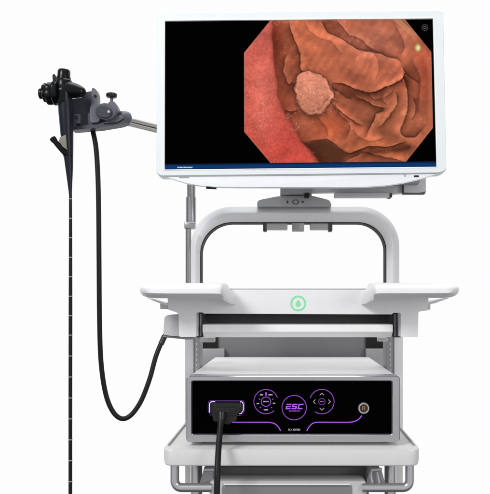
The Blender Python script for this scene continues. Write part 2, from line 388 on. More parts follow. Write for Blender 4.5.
# --- lower shelf
SY = 1.185; zt = P(0, 449.5, SY).z; zb = P(0, 466.3, SY).z
def shelf_outline(inset=0, y0=SY, y1=1.72):
    a = P(162.6, 0, SY).x+inset; b = P(420.4, 0, SY).x-inset
    return rpoly([(a, y0+inset), (b, y0+inset), (b, y1), (a, y1)], [.022, .022, .004, .004], 8)
bm = NB(); o_ = shelf_outline()
t = [bm.verts.new((x, y, zt)) for x, y in o_]; b_ = [bm.verts.new((x, y, zb)) for x, y in o_]; n = len(o_)
ft = bm.faces.new(t); fb = bm.faces.new(b_[::-1])
for i in range(n): bm.faces.new((t[i], b_[i], b_[(i+1) % n], t[(i+1) % n]))
bev(bm, [e for e in ft.edges], .0055, 5); bev(bm, [e for e in fb.edges if e.is_valid], .003, 3)
shelf = obj('lower_shelf', bm, M['cream'], cart, sharp=40)
for s in (-1, 1):
    x = P(162.6, 0, SY).x if s < 0 else P(420.4, 0, SY).x
    bm = NB(); x1 = x-s*.008; box(bm, min(x, x1)+(.0015 if s > 0 else .0035), max(x, x1)-(.0015 if s < 0 else .0035), SY+.03, 1.60, zt-.002, zt+.0025, .0012)
    obj('edge_trim', bm, M['grey'], shelf)
    bm = NB(); box(bm, x-.002 if s < 0 else x-.0005, x+.0005 if s < 0 else x+.002, SY+.025, 1.60, zb+.003, zt-.004, .0008); obj('side_trim', bm, M['lgrey'], shelf)
# --- rails, posts under the shelf
for s in (-1, 1):
    xv, xe, cx_ = (174.6, 212, 1) if s < 0 else (409.8, 362, -1)
    z0 = 464; z1 = 487.6
    pts = [P(xv, z0, SY+.020, SY+.020)]
    for k in range(9):
        t = k/8*PI/2; r = 7; pts.append(P(xv+cx_*r*(1-math.cos(t)), z1-r+r*math.sin(t), SY+.020))
    pts.append(P(xe, z1, SY+.020))
    bm = NB(); tube(bm, pts, px(4.5, SY+.02), 20); obj('side_rail', bm, M['tube'], cart, sharp=50)
    bm = NB(); xp = 196.4 if s < 0 else 390.4; a = P(xp, 465, 1.30)
    lathe(bm, [(0, px(5.9, 1.3)), (.35, px(5.9, 1.3))], (a.x, 1.30, zb+.001), (0, 0, -1)); obj('post', bm, M['tube'], cart)
    # angled mechanism
    bm = NB()
    if s < 0: prism(bm, [(203.6, 468.5), (213, 467.5), (213, 483), (199.5, 483.5), (203, 472)], 1.22, .05, .0015)
    else: prism(bm, [(370, 468), (380, 468), (382.5, 473), (385.5, 484), (366.5, 484), (368, 477)], 1.22, .05, .0015)
    mb = obj('rail_bracket', bm, M['grey'], cart)
    bm = NB()
    if s < 0: tube(bm, [P(204, 469.8, 1.215), P(214, 469.6, 1.215)], px(1.7, 1.2), 12)
    else: tube(bm, [P(371.5, 470, 1.215), P(382, 469.4, 1.215)], px(1.7, 1.2), 12)
    obj('pivot_pin', bm, M['tube'], mb)
    if s > 0:
        bm = NB(); tube(bm, [P(372, 468.5, 1.214), P(371, 476, 1.214), P(373, 484, 1.214)], px(.8, 1.2), 8)
        tube(bm, [P(377, 472, 1.214), P(380, 484, 1.214)], px(.8, 1.2), 8); obj('link_rod', bm, M['lgrey'], mb)
# drawer under the shelf
bm = NB(); pbox(bm, 214, 466.8, 369, 512, 1.262, .25, .002); dr = obj('drawer', bm, M['panelg'], cart, 'dark grey drawer below the shelf')
bm = NB(); prism(bm, rpoly([(209.5, 481.3), (366.5, 481.3), (366.5, 510), (209.5, 510)], [4, 4, 2, 2]), 1.205, .04, .004, 4); df = obj('drawer_front', bm, M['lgrey'], dr)
bm = NB(); prism(bm, rpoly([(222, 484.6), (352, 484.6), (352, 506), (222, 506)], [4, 4, 2, 2]), 1.2035, .004, .0012, 3); hl = obj('recessed_grip', bm, M['recess'], df)  # plate sits proud; shade of the hollow is put into its darker grey
bm = NB(); tube(bm, [P(224, 484.4, 1.201), P(350, 484.4, 1.201)], px(.9, 1.2), 12); obj('grip_highlight', bm, M['white'], hl)  # thin white bar standing in for the highlight line along the grip

# ================================================================== MONITOR
MY0 = 1.20; KT = .055; ZR = CZ+(VY-186)*MY0/F
def PMf(x, y, d=0):
    # plane through the lower edge, leaning back by KT; d pushes back
    c = (VY-y)/F; Y = (MY0+KT*(CZ-ZR))/(1-KT*c)
    p = Vector(((x-VX)*Y/F, Y, CZ+c*Y)); nrm = Vector((0, 1, -KT)).normalized(); return p+nrm*d
mon = thing('monitor', 'wide flat medical monitor with white bezel showing a pink tissue image', 'monitor', PMf(300, 186.5, .02))
oc = [(156.8, 12.3), (443.4, 10.0), (446.6, 170), (441, 173.0), (160, 176.0), (156.2, 173)]
outer = rpoly(oc, [4.5, 4, 2, 6, 5, 3], 6)
ic = [(165.0, 21.0), (433.0, 18.7), (436.6, 166.6), (164.6, 169.4)]
# resample both loops by angle so that they pair up
def resample(loop, c, n=160):
    out = []; L2 = [Vector(p)-Vector(c) for p in loop]; k = len(L2)
    angs = [2*PI*i/n for i in range(n)]
    for cr_ in ic: v = Vector(cr_)-Vector(c); angs.append(math.atan2(v.y, v.x) % (2*PI))
    for p in outer: v = Vector(p)-Vector(c); angs.append(math.atan2(v.y, v.x) % (2*PI))
    angs = sorted(set(round(q, 6) for q in angs))
    for t in angs:
        d = Vector((math.cos(t), math.sin(t))); best = None
        for i in range(k):
            a, b = L2[i], L2[(i+1) % k]; s = b-a; den = d.x*s.y-d.y*s.x
            if abs(den) < 1e-12: continue
            r = (a.x*s.y-a.y*s.x)/den; u = (a.x*d.y-a.y*d.x)/den
            if r > 0 and -1e-6 <= u <= 1+1e-6 and (best is None or r > best): best = r
        out.append(tuple(Vector(c)+d*best))
    return out
CC = (300, 94)
def inset(loop, f, c=CC): return [(x+(f if x < c[0] else -f)*min(1, abs(x-c[0])/100), y+(f if y < c[1] else -f)*min(1, abs(y-c[1])/60)) for x, y in loop]
Ro = resample(outer, CC); Ri = resample(ic, CC)
def scl(loop, k, ky=None): return [(CC[0]+(x-CC[0])*k, CC[1]+(y-CC[1])*(ky or k)) for x, y in loop]
bm = NB(); lp = [(scl(Ro, .992, .985), .034), (Ro, .026), (Ro, .003), (scl(Ro, .9985, .997), .0008), (scl(Ro, .996, .992), 0), (scl(Ri, 1.008, 1.014), .0), (scl(Ri, 1.008, 1.014), .006)]
R = [[bm.verts.new(PMf(x, y, d)) for x, y in l_] for l_, d in lp]; n = len(Ro)
for i in range(len(R)-1):
    for k in range(n): bm.faces.new((R[i][k], R[i][(k+1) % n], R[i+1][(k+1) % n], R[i+1][k]))
bz = obj('bezel', bm, M['mon'], mon, sharp=40)
bm = NB(); lp = [(scl(Ri, 1.0075, 1.0135), .004), (scl(Ri, 1.0075, 1.0135), -.0006), (scl(Ri, 1.0015, 1.003), -.0002), (Ri, .003)]
R = [[bm.verts.new(PMf(x, y, d)) for x, y in l_] for l_, d in lp]
for i in range(len(R)-1):
    for k in range(n): bm.faces.new((R[i][k], R[i][(k+1) % n], R[i+1][(k+1) % n], R[i+1][k]))
obj('inner_trim', bm, M['monb'], bz, 'bright white inner edge round the screen')
# chin, curved lower edge
chin = [(157.2, 172.4), (446.2, 169.4), (445.4, 170.7), (432, 175.2), (418, 179.3), (403, 182.6), (386, 185.2), (368, 186.5), (345, 187), (240, 187), (215, 186.6), (200, 185.4), (186, 182.8), (172, 178.6), (163, 175.4)]
bm = NB(); prism(bm, chin, 0, .010, .0012, 3, fn=lambda x, y, d: PMf(x, y, .0012+d)); ch = obj('chin', bm, M['monc'], mon, sharp=25)
bm = NB(); stroke(bm, [(160, 176.0), (300, 174.9), (440, 173.0)], .7, 0, .0007, fn=lambda x, y, d: PMf(x, y, .0006+d)); obj('seam', bm, M['seam'], ch, flat=True)
bm = NB(); prism(bm, rpoly([(414.2, 175.2), (419, 175.2), (419, 176.9), (414.2, 176.9)], .3), 0, .002, 0, fn=lambda x, y, d: PMf(x, y, .0006+d)); obj('indicator', bm, M['hole'], ch)
bm = NB(); stroke(bm, circ(405, 175.2, .9, 20), .35, 0, .0006, True, fn=lambda x, y, d: PMf(x, y, .0010+d)); obj('power_mark', bm, M['txt'], ch, flat=True)
bm = NB()
for k, (a_, b_) in enumerate(((179, 180.6), (181, 182.6), (183, 184.6), (185, 187), (187.4, 189))): prism(bm, [(a_, 177.0), (b_, 177.0), (b_, 177.8), (a_, 177.8)], 0, .001, 0, fn=lambda x, y, d: PMf(x, y, .0006+d))
obj('name_mark', bm, M['txt'], ch, flat=True)
bm = NB(); prism(bm, [(205.5, 185.5), (215.8, 185.8), (215.8, 187.9), (205.5, 187.5)], 0, .004, .0004, fn=lambda x, y, d: PMf(x, y, .008+d)); obj('lower_catch', bm, M['hole'], ch)
# back cover
bm = NB(); prism(bm, rpoly([(176, 26), (426, 24), (430, 166), (176, 168)], 12), 0, .03, .008, fn=lambda x, y, d: PMf(x, y, .031+d)); obj('back_cover', bm, M['mon'], mon)

# --- screen picture (a live video image, one colour per grid point)
NX, NYg = 640, 350
u = np.linspace(0, 1, NX); v = np.linspace(0, 1, NYg)
U, V = np.meshgrid(u, v)
c0, c1, c2, c3 = [np.array(q, float) for q in ic]
XY = (c0[None, None]*((1-U)*(1-V))[..., None]+c1*(U*(1-V))[..., None]+c2*(U*V)[..., None]+c3*((1-U)*V)[..., None])
X = XY[..., 0]; Yp = XY[..., 1]
rng = np.random.RandomState(7)
def vnoise(x, y, sc, seed):
    r = np.random.RandomState(seed); g = r.rand(128, 128); x = x/sc+31.7; y = y/sc+11.3
    xi = np.floor(x).astype(int); yi = np.floor(y).astype(int); fx = x-xi; fy = y-yi; fx = fx*fx*(3-2*fx); fy = fy*fy*(3-2*fy)
    G = lambda a, b: g[a % 128, b % 128]
    return (G(xi, yi)*(1-fx)+G(xi+1, yi)*fx)*(1-fy)+(G(xi, yi+1)*(1-fx)+G(xi+1, yi+1)*fx)*fy
def fbm(x, y, sc, seed, o=4): return sum(vnoise(x, y, sc/2**i, seed+i)*.5**i for i in range(o))/sum(.5**i for i in range(o))
wx = X+(fbm(X, Yp, 12, 50, 3)-.5)*5; wy = Yp+(fbm(X, Yp, 12, 60, 3)-.5)*5
def cat(pts, n=10): return [(p.x, p.y) for p in smooth([(a, b, 0) for a, b in pts], n)]
def dist(pts, x=None, y=None):
    x = wx if x is None else x; y = wy if y is None else y
    best = np.full(x.shape, 1e9); sg = np.ones(x.shape); par = np.zeros(x.shape); m = len(pts)-1
    for i in range(m):
        (ax, ay), (bx, by) = pts[i], pts[i+1]; dx, dy = bx-ax, by-ay; l2 = dx*dx+dy*dy+1e-9
        t = np.clip(((x-ax)*dx+(y-ay)*dy)/l2, 0, 1); d = np.hypot(x-ax-t*dx, y-ay-t*dy)
        s = np.sign(dx*(y-ay)-dy*(x-ax)); k = d < best; best = np.where(k, d, best); sg = np.where(k, s, sg); par = np.where(k, (i+t)/m, par)
    return best, sg, par
def inside(poly, x, y):
    c = np.zeros(x.shape, bool); k = len(poly)
    for i in range(k):
        (x1, y1), (x2, y2) = poly[i], poly[i-1]
        cond = ((y1 > y) != (y2 > y)) & (x < (x2-x1)*(y-y1)/((y2-y1)+1e-9)+x1); c ^= cond
    return c
def mixc(a, b, k): return a*(1-k[..., None])+np.array(b, float)*k[..., None]
C = np.zeros((NYg, NX, 3))
T = np.zeros_like(C)+np.array((178, 98, 70.))
T = mixc(T, (188, 104, 72), np.exp(-(((X-300)/30)**2+((Yp-45)/28)**2)))
T = mixc(T, (188, 112, 88), np.exp(-(((X-378)/35)**2+((Yp-40)/22)**2)))
T = mixc(T, (202, 96, 58), .7*np.exp(-(((X-330)/16)**2+((Yp-126)/14)**2)))
T = mixc(T, (182, 108, 76), np.exp(-(((X-390)/30)**2+((Yp-112)/24)**2)))
T = mixc(T, (174, 80, 56), .9*np.exp(-(((X-426)/9)**2+((Yp-60)/40)**2)))
T = mixc(T, (156, 86, 52), .8*np.exp(-(((X-372)/40)**2+((Yp-150)/12)**2)))
T = mixc(T, (138, 60, 42), .8*np.exp(-(((X-276)/9)**2+((Yp-44)/22)**2)))
T = mixc(T, (152, 78, 54), .8*np.exp(-(((X-289)/9)**2+((Yp-100)/18)**2)))
T *= (.86+.28*fbm(wx, wy, 22, 5))[..., None]
T *= (.95+.10*fbm(wx+2*np.sin(Yp/3), wy, 3, 15))[..., None]
# wrinkled relief lit from the lower left, as the scope's own lamp does
def ridged(x, y, sc, seed): return 1-np.abs(2*fbm(x, y, sc, seed, 3)-1)
ang = .6; rx_ = wx*math.cos(ang)+wy*math.sin(ang); ry_ = -wx*math.sin(ang)+wy*math.cos(ang)
sm_ = lambda q: q*q*(3-2*q)
H = 3.2*vnoise(rx_*.6, ry_, 14, 201)+1.1*vnoise(rx_, ry_*.6, 6.5, 211)+.16*fbm(X, Yp, 3.2, 221, 2)+.05*fbm(X, Yp, 1.1, 231)
gy, gx = np.gradient(H); st_ = (X[0, 1]-X[0, 0]); gx /= st_; gy /= st_
rip = np.sin((rx_*.9+5*vnoise(X, Yp, 16, 501))*.9)*fbm(X, Yp, 18, 511, 2); lit = np.clip(1+.05*rip+.70*(-gx*.35+gy*.75), .68, 1.3); T *= lit[..., None]
def vein(sc, seed, th, amp):
    global T
    q = np.abs(fbm(wx, wy, sc, seed, 3)-.5); T *= (1-amp*np.exp(-(q/th)**2))[..., None]

# folds: (points, shadow side, strength, width, crest)
folds = [
 ([(287.8, 18), (291, 34.7), (296.7, 46), (299, 55), (300, 68), (304.6, 72)], 1, .42, 6, .10),
 ([(287.6, 52), (284.8, 62), (284.6, 75), (288.9, 84), (295, 81.8)], 1, .35, 4, .12),
 ([(320, 18), (324, 24), (331.5, 32.4), (345, 40.3), (359.7, 48.3), (377.7, 52.2), (395.6, 58.3), (402.3, 63.9), (406, 72), (402.3, 80.5), (388.9, 85.2), (377.7, 90.8), (366, 92), (353, 88), (343, 82.5), (331, 83.5)], 0, 0, 0, 0),
 ([(320, 18), (324, 24), (331.5, 32.4), (345, 40.3), (359.7, 48.3), (377.7, 52.2), (395.6, 58.3), (402.3, 63.9)], -1, .36, 4, .12),
 ([(402.3, 63.9), (406, 72), (402.3, 80.5), (388.9, 85.2), (377.7, 90.8), (366, 92), (353, 88), (343, 82.5), (331, 83.5)], -1, .62, 6, .14),
 ([(335, 18), (341, 25), (348.5, 32.3), (357.4, 37), (368.7, 46), (380, 52)], 1, .24, 3, .16),
 ([(353, 66), (356, 56), (364, 50.5), (375, 53), (380, 62), (378, 74), (370, 82)], -1, .08, 5, .05),
 ([(350.7, 91), (358, 98), (368.7, 102.5), (378, 106), (383, 110), (376, 113.7), (373, 122.7), (368.7, 129.4), (363, 139)], 1, .40, 5, .12),
 ([(335, 103), (342, 112), (352, 119), (362, 125)], 1, .40, 5, .10),
 ([(395.6, 91), (397, 102.5), (393, 112), (388, 121), (378, 128)], -1, .34, 4, .10),
 ([(403.5, 66), (405.6, 80), (408, 96), (406.8, 112), (402.3, 127), (403.6, 134.6), (410, 136.4), (418, 134), (429, 124)], -1, .42, 5, .12),
 ([(412.4, 97), (416, 106), (415, 114), (410, 119)], -1, .22, 4, .10),
 ([(406, 72), (412, 78), (419, 82)], -1, .24, 3, .08),
 ([(335, 144), (341, 150), (348, 152), (357.4, 150.7), (368.7, 147), (391, 145.5), (409, 140)], 1, .50, 5, .14),
 ([(309, 140), (320, 138.6), (330, 139.5), (337, 145)], 1, .35, 6, .10),
 ([(330, 98), (333, 104), (338, 110), (341, 116), (348, 122), (349, 132), (344, 140)], 1, .18, 5, .06),
 ([(368, 92), (374, 98), (384, 97), (394, 90)], 1, .18, 4, .05),
 ([(305, 20), (310, 30), (322, 38), (334, 44), (342, 54)], 1, .12, 5, .05),
 ([(331, 84), (336, 90), (346, 97), (352, 99)], -1, .30, 5, .08),
 ([(384, 92), (382, 99), (386, 106)], 1, .16, 3, .06),
 ([(396, 24), (402, 36), (404, 48), (400, 56)], 1, .14, 5, .05),
 ([(412, 58), (418, 70), (420, 90), (418, 112)], 1, .13, 5, .05),
 ([(318, 118), (326, 128), (328, 136)], 1, .12, 4, .05),
 ([(352, 127), (358, 136), (372, 141), (386, 136)], 1, .16, 4, .06),
 ([(284, 109), (291, 112), (298, 110)], 1, .35, 4, .08),
 ([(360, 152), (375, 156), (392, 158), (404, 163)], 1, .30, 4, .08),
 ([(343, 163), (350, 157), (362, 154)], -1, .2, 4, .08),
]
for pts, side, st, wd, cr_ in folds:
    if not side: continue
    d, s, par = dist(cat(pts)); s = s*side; endf = np.clip(np.minimum(par, 1-par)*7, 0, 1)
    sh = np.where(s > 0, .62*np.exp(-d/(wd*.7))+.30*np.exp(-d/(wd*2.0)), np.exp(-d/.5))
    T *= 1-(min(.8, st*1.12)*endf*sh)[..., None]*np.array((.92, 1.04, 1.06))
    T *= (1-min(.45, st*.8)*endf*np.exp(-(d/.6)**2)*(.35+1.0*fbm(X, Yp, 7, 401)))[..., None]
    T *= (1+.13*endf*np.where(s < 0, np.exp(-((d-3.0)/3.0)**2), 0))[..., None]
    T = mixc(T, (222, 164, 132), np.clip(cr_*3.4*endf*np.where(s < 0, np.exp(-((d-1.35)/.75)**2), 0)*np.clip(2.2*fbm(X, Yp, 3, 411)-.5, 0, 1.4), 0, 1))
# deep hollow under the big fold and dark cave at the bottom
T = mixc(T, (96, 50, 32), .8*np.exp(-(((wx-353)/11)**2+((wy-93.5)/4.5)**2)))
T = mixc(T, (78, 42, 26), .75*np.exp(-(((wx-382)/5)**2+((wy-110)/2.6)**2)))
cave = cat([(300, 139), (308, 141), (320, 139.5), (331, 142), (338, 148), (347, 152.6), (343, 159), (337, 168), (318, 168), (308, 154), (300, 139)], 6)
d, s, _ = dist(cave); ins = inside(cave, wx, wy); k = 1/(1+np.exp(-np.where(ins, d, -d)*1.3))
T = mixc(T, (84, 50, 33), k*.95)
d, s, par = dist(cat([(352, 91), (368, 153.5), (395, 149.5)][1:]+[(410, 146)])); T *= (1-.35*np.exp(-(d/2.5)**2))[..., None]
# pale round growth
pol = cat([(294, 84), (298, 75.5), (306.8, 71), (314, 71.8), (320, 74.5), (325, 77), (329, 83), (330.5, 88), (334, 94.5), (332, 100.5), (327, 104), (324.5, 110), (319, 113), (313.6, 116), (307, 113.6), (302, 109.5), (298.5, 102), (295, 94), (294, 84)], 6)
px_ = X+(fbm(X, Yp, 5, 77, 2)-.5)*4.2; py_ = Yp+(fbm(X, Yp, 5, 87, 2)-.5)*4.2
d, s, _ = dist(pol, px_, py_); ins = inside(pol, px_, py_)
T *= (1-.45*np.where(~ins & (Yp > 88), np.exp(-d/3.2), np.where(~ins, np.exp(-d/1.6), 0)))[..., None]
pc = np.zeros_like(T)+np.array((200, 128, 102.)); Hp = 5*np.sqrt(np.clip(1-((X-312.5)/21)**2-((Yp-94)/24)**2, 0, 1))+1.3*fbm(X, Yp, 6, 97, 2)+.55*fbm(X, Yp, 1.9, 91, 2); py2, px2 = np.gradient(Hp); pc *= np.clip(1+.50*(-px2*.3+py2*.6)/st_, .70, 1.28)[..., None]; pc *= (.90+.20*fbm(X, Yp, 1.1, 93, 2))[..., None]; pc *= (1+.12*np.exp(-(((X-308)/10)**2+((Yp-84)/12)**2)))[..., None]
pc *= (1-.25*np.exp(-d/1.0)+.14*np.exp(-((d-2.0)/.9)**2)*(Yp > 80)-.18*np.exp(-((d-4.2)/1.1)**2)*(Yp > 96)*(X > 312))[..., None]
T = np.where(ins[..., None], pc, T)
# near pink wall on the left
wall = cat([(271, 12), (272, 30), (272.6, 48), (275, 66), (277.4, 88.5), (281, 104), (287.8, 119), (295.6, 130), (302.3, 141), (311.3, 151), (323, 167)])
d, s, par = dist(wall); left = inside([(200, 12)]+wall+[(323, 200), (200, 200)], wx, wy)
T *= 1-(.42*np.where(~left, np.exp(-d/6), 0))[..., None]*np.array((.75, 1.05, 1.05))
pw = np.zeros_like(T)+np.array((206, 98, 84.)); pw = mixc(pw, (208, 82, 68), np.clip((Yp-70)/80, 0, 1)); pw = mixc(pw, (214, 112, 94), .8*np.exp(-(((X-262)/14)**2+((Yp-100)/40)**2)))
pw *= (.88+.22*fbm(X, Yp, 14, 33))[..., None]; pw *= (.88+.24*fbm(X, Yp, 1.5, 35, 2))[..., None]; pw *= np.clip(1+.5*(gy*.5-gx*.3), .85, 1.15)[..., None]
pw *= (1-.20*np.exp(-d/3))[..., None]
kk = 1/(1+np.exp(-np.where(left, d, -d)*1.5)); T = T*(1-kk[..., None])+pw*kk[..., None]
# wet highlights
def specks(cx, cy, rx, ry, n_, amp, seed):
    global T
    r = np.random.RandomState(seed)
    for i in range(n_):
        x0 = cx+r.randn()*rx; y0 = cy+r.randn()*ry; s0 = .35+r.rand()*.45; k = amp*(.4+.6*r.rand())*np.exp(-(((X-x0)/s0)**2+((Yp-y0)/(s0*.8))**2)); T = mixc(T, (246, 214, 180), np.clip(k, 0, 1))
specks(261, 98, 9, 24, 150, .32, 1); specks(258, 115, 9, 22, 60, .42, 21); specks(255, 60, 6, 12, 14, .35, 2); specks(292, 118, 4, 5, 16, .6, 3); specks(296, 127, 4, 4, 10, .55, 4)
specks(314, 94, 10, 12, 70, .45, 5); specks(352, 38, 7, 3, 12, .5, 6); specks(283, 22, 5, 1.3, 14, .6, 7); specks(295, 55, 9, 12, 14, .4, 8); specks(330, 96, 2, 5, 14, .6, 9); specks(284, 33, 3, 8, 8, .4, 10); specks(385, 75, 18, 10, 14, .25, 11)
gl_ = np.clip((fbm(X*1.0, Yp*1.4, 2.0, 601, 2)-.68)*7, 0, 1)*np.clip((lit-1.02)*6, 0, 1)*(~left)*(~ins)
T = mixc(T, (232, 178, 146), .55*gl_)
# yellow rim and spot on the right
d, s, _ = dist([(397, 19), (413.6, 34.7), (424.8, 50.7)], X, Yp); T = mixc(T, (206, 160, 112), .6*np.exp(-((d-1.2)/1.4)**2)*np.clip((44-Yp)/16, 0.25, 1))
d, s, _ = dist([(425, 52), (430, 70), (431, 130)], X, Yp); T = mixc(T, (196, 110, 84), .5*np.exp(-(d/2.2)**2))
k = np.exp(-((((X-418.3)/2.7)**2+((Yp-47.2)/3.5)**2))**2); T = mixc(T, (206, 222, 132), k*.95); T = mixc(T, (236, 244, 206), .8*np.exp(-(((X-418.6)/1.1)**2+((Yp-47.6)/1.3)**2)))
T = T*np.array((1.0, .985, 1.0))
# octagonal mask, blue status bar
octo = [(271.5, 18.5), (404.2, 17.5), (431.6, 51.5), (433.2, 127.5), (404.5, 163.6), (272.5, 165), (244.2, 131.5), (244.0, 52.3)]
oi = inside(octo, X, Yp); d, s, _ = dist(octo+[octo[0]], X, Yp)
mask = np.clip(np.where(oi, d, -d)/.45+.5, 0, 1)
T = mixc(T, (226, 190, 160), .35*np.exp(-(d/.6)**2)*oi)
C = np.zeros_like(T)+np.array((1, 1, 2.)); C = C*(1-mask[..., None])+T*mask[..., None]
yb = Yp-(164.6-(X-165)*.0098)      # bar slopes with the screen
bar = np.array((10, 54, 108.))[None, None]*np.clip(.72+.36*np.sin(np.clip(yb/4.6, 0, 1)*PI), 0, 1.1)[..., None]
C = np.where((yb > 0)[..., None], bar, C); C = np.where(((yb > -.9) & (yb <= 0))[..., None], np.array((20, 26, 44.)), C)
C = np.clip(C, 0, 255)/255; C = np.where(C <= .04045, C/12.92, ((C+.055)/1.055)**2.4)
me = bpy.data.meshes.new('screen')
c_ = (VY-Yp)/F; Yw = (MY0+KT*(CZ-ZR))/(1-KT*c_); nrm = Vector((0, 1, -KT)).normalized()
W = np.stack([(X-VX)*Yw/F, Yw+nrm.y*.0022, CZ+c_*Yw+nrm.z*.0022], -1).reshape(-1, 3)
cen = W.mean(0); W = W-cen
idx = np.arange(NX*NYg).reshape(NYg, NX)
q = np.stack([idx[:-1, :-1], idx[1:, :-1], idx[1:, 1:], idx[:-1, 1:]], -1).reshape(-1, 4)
me.vertices.add(len(W)); me.vertices.foreach_set('co', W.astype(np.float32).ravel())
me.loops.add(q.size); me.loops.foreach_set('vertex_index', q.ravel().astype(np.int32))
me.polygons.add(len(q)); me.polygons.foreach_set('loop_start', (np.arange(len(q))*4).astype(np.int32)); me.polygons.foreach_set('loop_total', np.full(len(q), 4, np.int32))
me.update(calc_edges=True)
ca = me.color_attributes.new('picture', 'FLOAT_COLOR', 'POINT'); ca.data.foreach_set('color', np.concatenate([C, np.ones((NYg, NX, 1))], -1).astype(np.float32).ravel())
sm = bpy.data.materials.new('screen_picture'); sm.use_nodes = True; b = sm.node_tree.nodes['Principled BSDF']
at_ = sm.node_tree.nodes.new('ShaderNodeVertexColor'); at_.layer_name = 'picture'
sm.node_tree.links.new(at_.outputs[0], b.inputs['Emission Color']); b.inputs['Emission Strength'].default_value = 1.0
b.inputs['Base Color'].default_value = (.0003, .0003, .0003, 1); b.inputs['Roughness'].default_value = .5; b.inputs['Specular IOR Level'].default_value = .0
me.materials.append(sm); so = bpy.data.objects.new('screen', me); COL.objects.link(so); so.parent = mon; cv = Vector(cen); so.location = cv-ORG[mon.name]; ORG[so.name] = cv
so['label'] = 'lit screen with an eight-sided endoscopic picture of pink folds'
mf = lambda x, y, d: PMf(x, y, .0018+d*.2)
bm = NB()
for k in range(12):
    x0 = 177.2+k*1.28; prism(bm, [(x0, 166.6), (x0+1.0, 166.6), (x0+1.0, 167.8), (x0, 167.8)], 0, .0003, 0, fn=lambda x, y, d: PMf(x, y, .0016+d))
obj('status_text', bm, M['scrtxt'], so, flat=True)
bm = NB(); 
for k in range(10): stroke(bm, arc(425.2, 27.2, 3.0, k*36, k*36+22, 4), .6, 0, .0003, fn=mf)
stroke(bm, circ(425.2, 27.2, 1.2, 16), .55, 0, .0003, True, fn=mf); obj('screen_icon', bm, M['scrdim'], so, flat=True)

# ================================================================== MONITOR ARM
marm = mon
bm = NB(); pbox(bm, 280.3, 180, 312, 194.0, 1.30, .06, .002); pv = obj('swivel_pivot', bm, M['grey'], marm)
bm = NB(); a = P(296, 196.8, 1.335); lathe(bm, [(0, px(15.5, 1.335)), (.003, px(15.8, 1.335)), (.006, px(15.8, 1.335))], a, (0, 0, 1), 40); obj('swivel_disc', bm, M['dgrey'], pv)
bm = NB(); pbox(bm, 304.5, 192.8, 309.5, 197.0, 1.296, .02, .001); obj('lock_lug', bm, M['hole'], pv)
bm = NB(); prism(bm, [(311, 181), (404, 180), (404, 192.8), (392, 193.6), (334, 192.0), (311, 192.4)], 1.31, .02, .0015); bo = obj('swivel_arm', bm, M['lgrey'], marm)
bm = NB(); pbox(bm, 334.4, 192.6, 389.6, 197.0, 1.300, .02, .0015); cc = obj('cable_cover', bm, M['lgrey'], bo)
bm = NB(); pbox(bm, 389.0, 193.2, 392.4, 197.0, 1.305, .03, .0008); obj('cover_clip', bm, M['iconm'], bo)
bm = NB(); prism(bm, [(403.2, 176), (426.0, 176), (426.2, 192.0), (418, 192.8), (403.2, 192.6)], 1.302, .022, .0018); eb = obj('end_block', bm, M['lgrey'], bo)
bm = NB(); pbox(bm, 404, 191.6, 425.6, 193.6, 1.304, .018, .0008); obj('end_cap', bm, M['dgrey'], bo)
bm = NB(); pbox(bm, 403.0, 178, 404.0, 194, 1.3005, .01, 0); obj('joint_gap', bm, M['dgrey'], bo)
bm = NB(); pbox(bm, 330, 120, 420, 184, 1.29, .02, .004); obj('mount_plate', bm, M['grey'], marm)

# ================================================================== SCOPE HOLDER on a telescopic pole
hold = thing('scope_holder', 'chrome pole with twin rods and grey clamp bracket holding the endoscope', 'scope holder', P(188.3, 300, 1.40))
YP = 1.405
def rod(x, y0, y1, r, Y=YP): 
    b2 = NB(); a = P(x, y0, Y); lathe(b2, [(0, px(r, Y)), (a.z-P(x, y1, Y).z, px(r, Y))], a, (0, 0, -1), 28); return b2
pole = obj('pole', rod(188.4, 226, 300, 2.9), M['chrome'], hold)
obj('upper_pole', rod(191.2, 138, 198.5, 4.3), M['chrome'], hold)
obj('pole_sleeve', rod(191.0, 197.6, 224, 5.2), M['steel'], hold)
bm = NB(); pbox(bm, 184.2, 222.0, 195.0, 228.6, YP-.012, .024, .0015); obj('pole_collar', bm, M['steel'], hold)
bm = NB(); pbox(bm, 184.3, 134, 198.3, 147, YP-.016, .034, .003); obj('top_joint', bm, M['holder'], hold)
def rodp(x, dz):
    # level rods coming forward from the pole; constant height
    t = (x-129)/(191-129); Y = 1.245+t*(YP-1.245)*1.0
    return Vector(((x-VX)*Y/F, Y, 0))
hh = (VY-120.0)*1.245/F
for dy in (0, 1):
    a = P(126, 119.0+dy*4.3, 1.245); Yb = 1.40; bq = P(190, 134.6+dy*4.6, Yb)
    bm = NB(); tube(bm, [a, bq], px(2.15, 1.3), 20); obj('rod', bm, M['chrome'], hold, sharp=60)
bm = NB(); tube(bm, [P(128, 121.6, 1.25), P(186, 135.8, 1.392)], px(1.2, 1.3), 10); obj('rod_core', bm, M['lining'], hold, sharp=60)
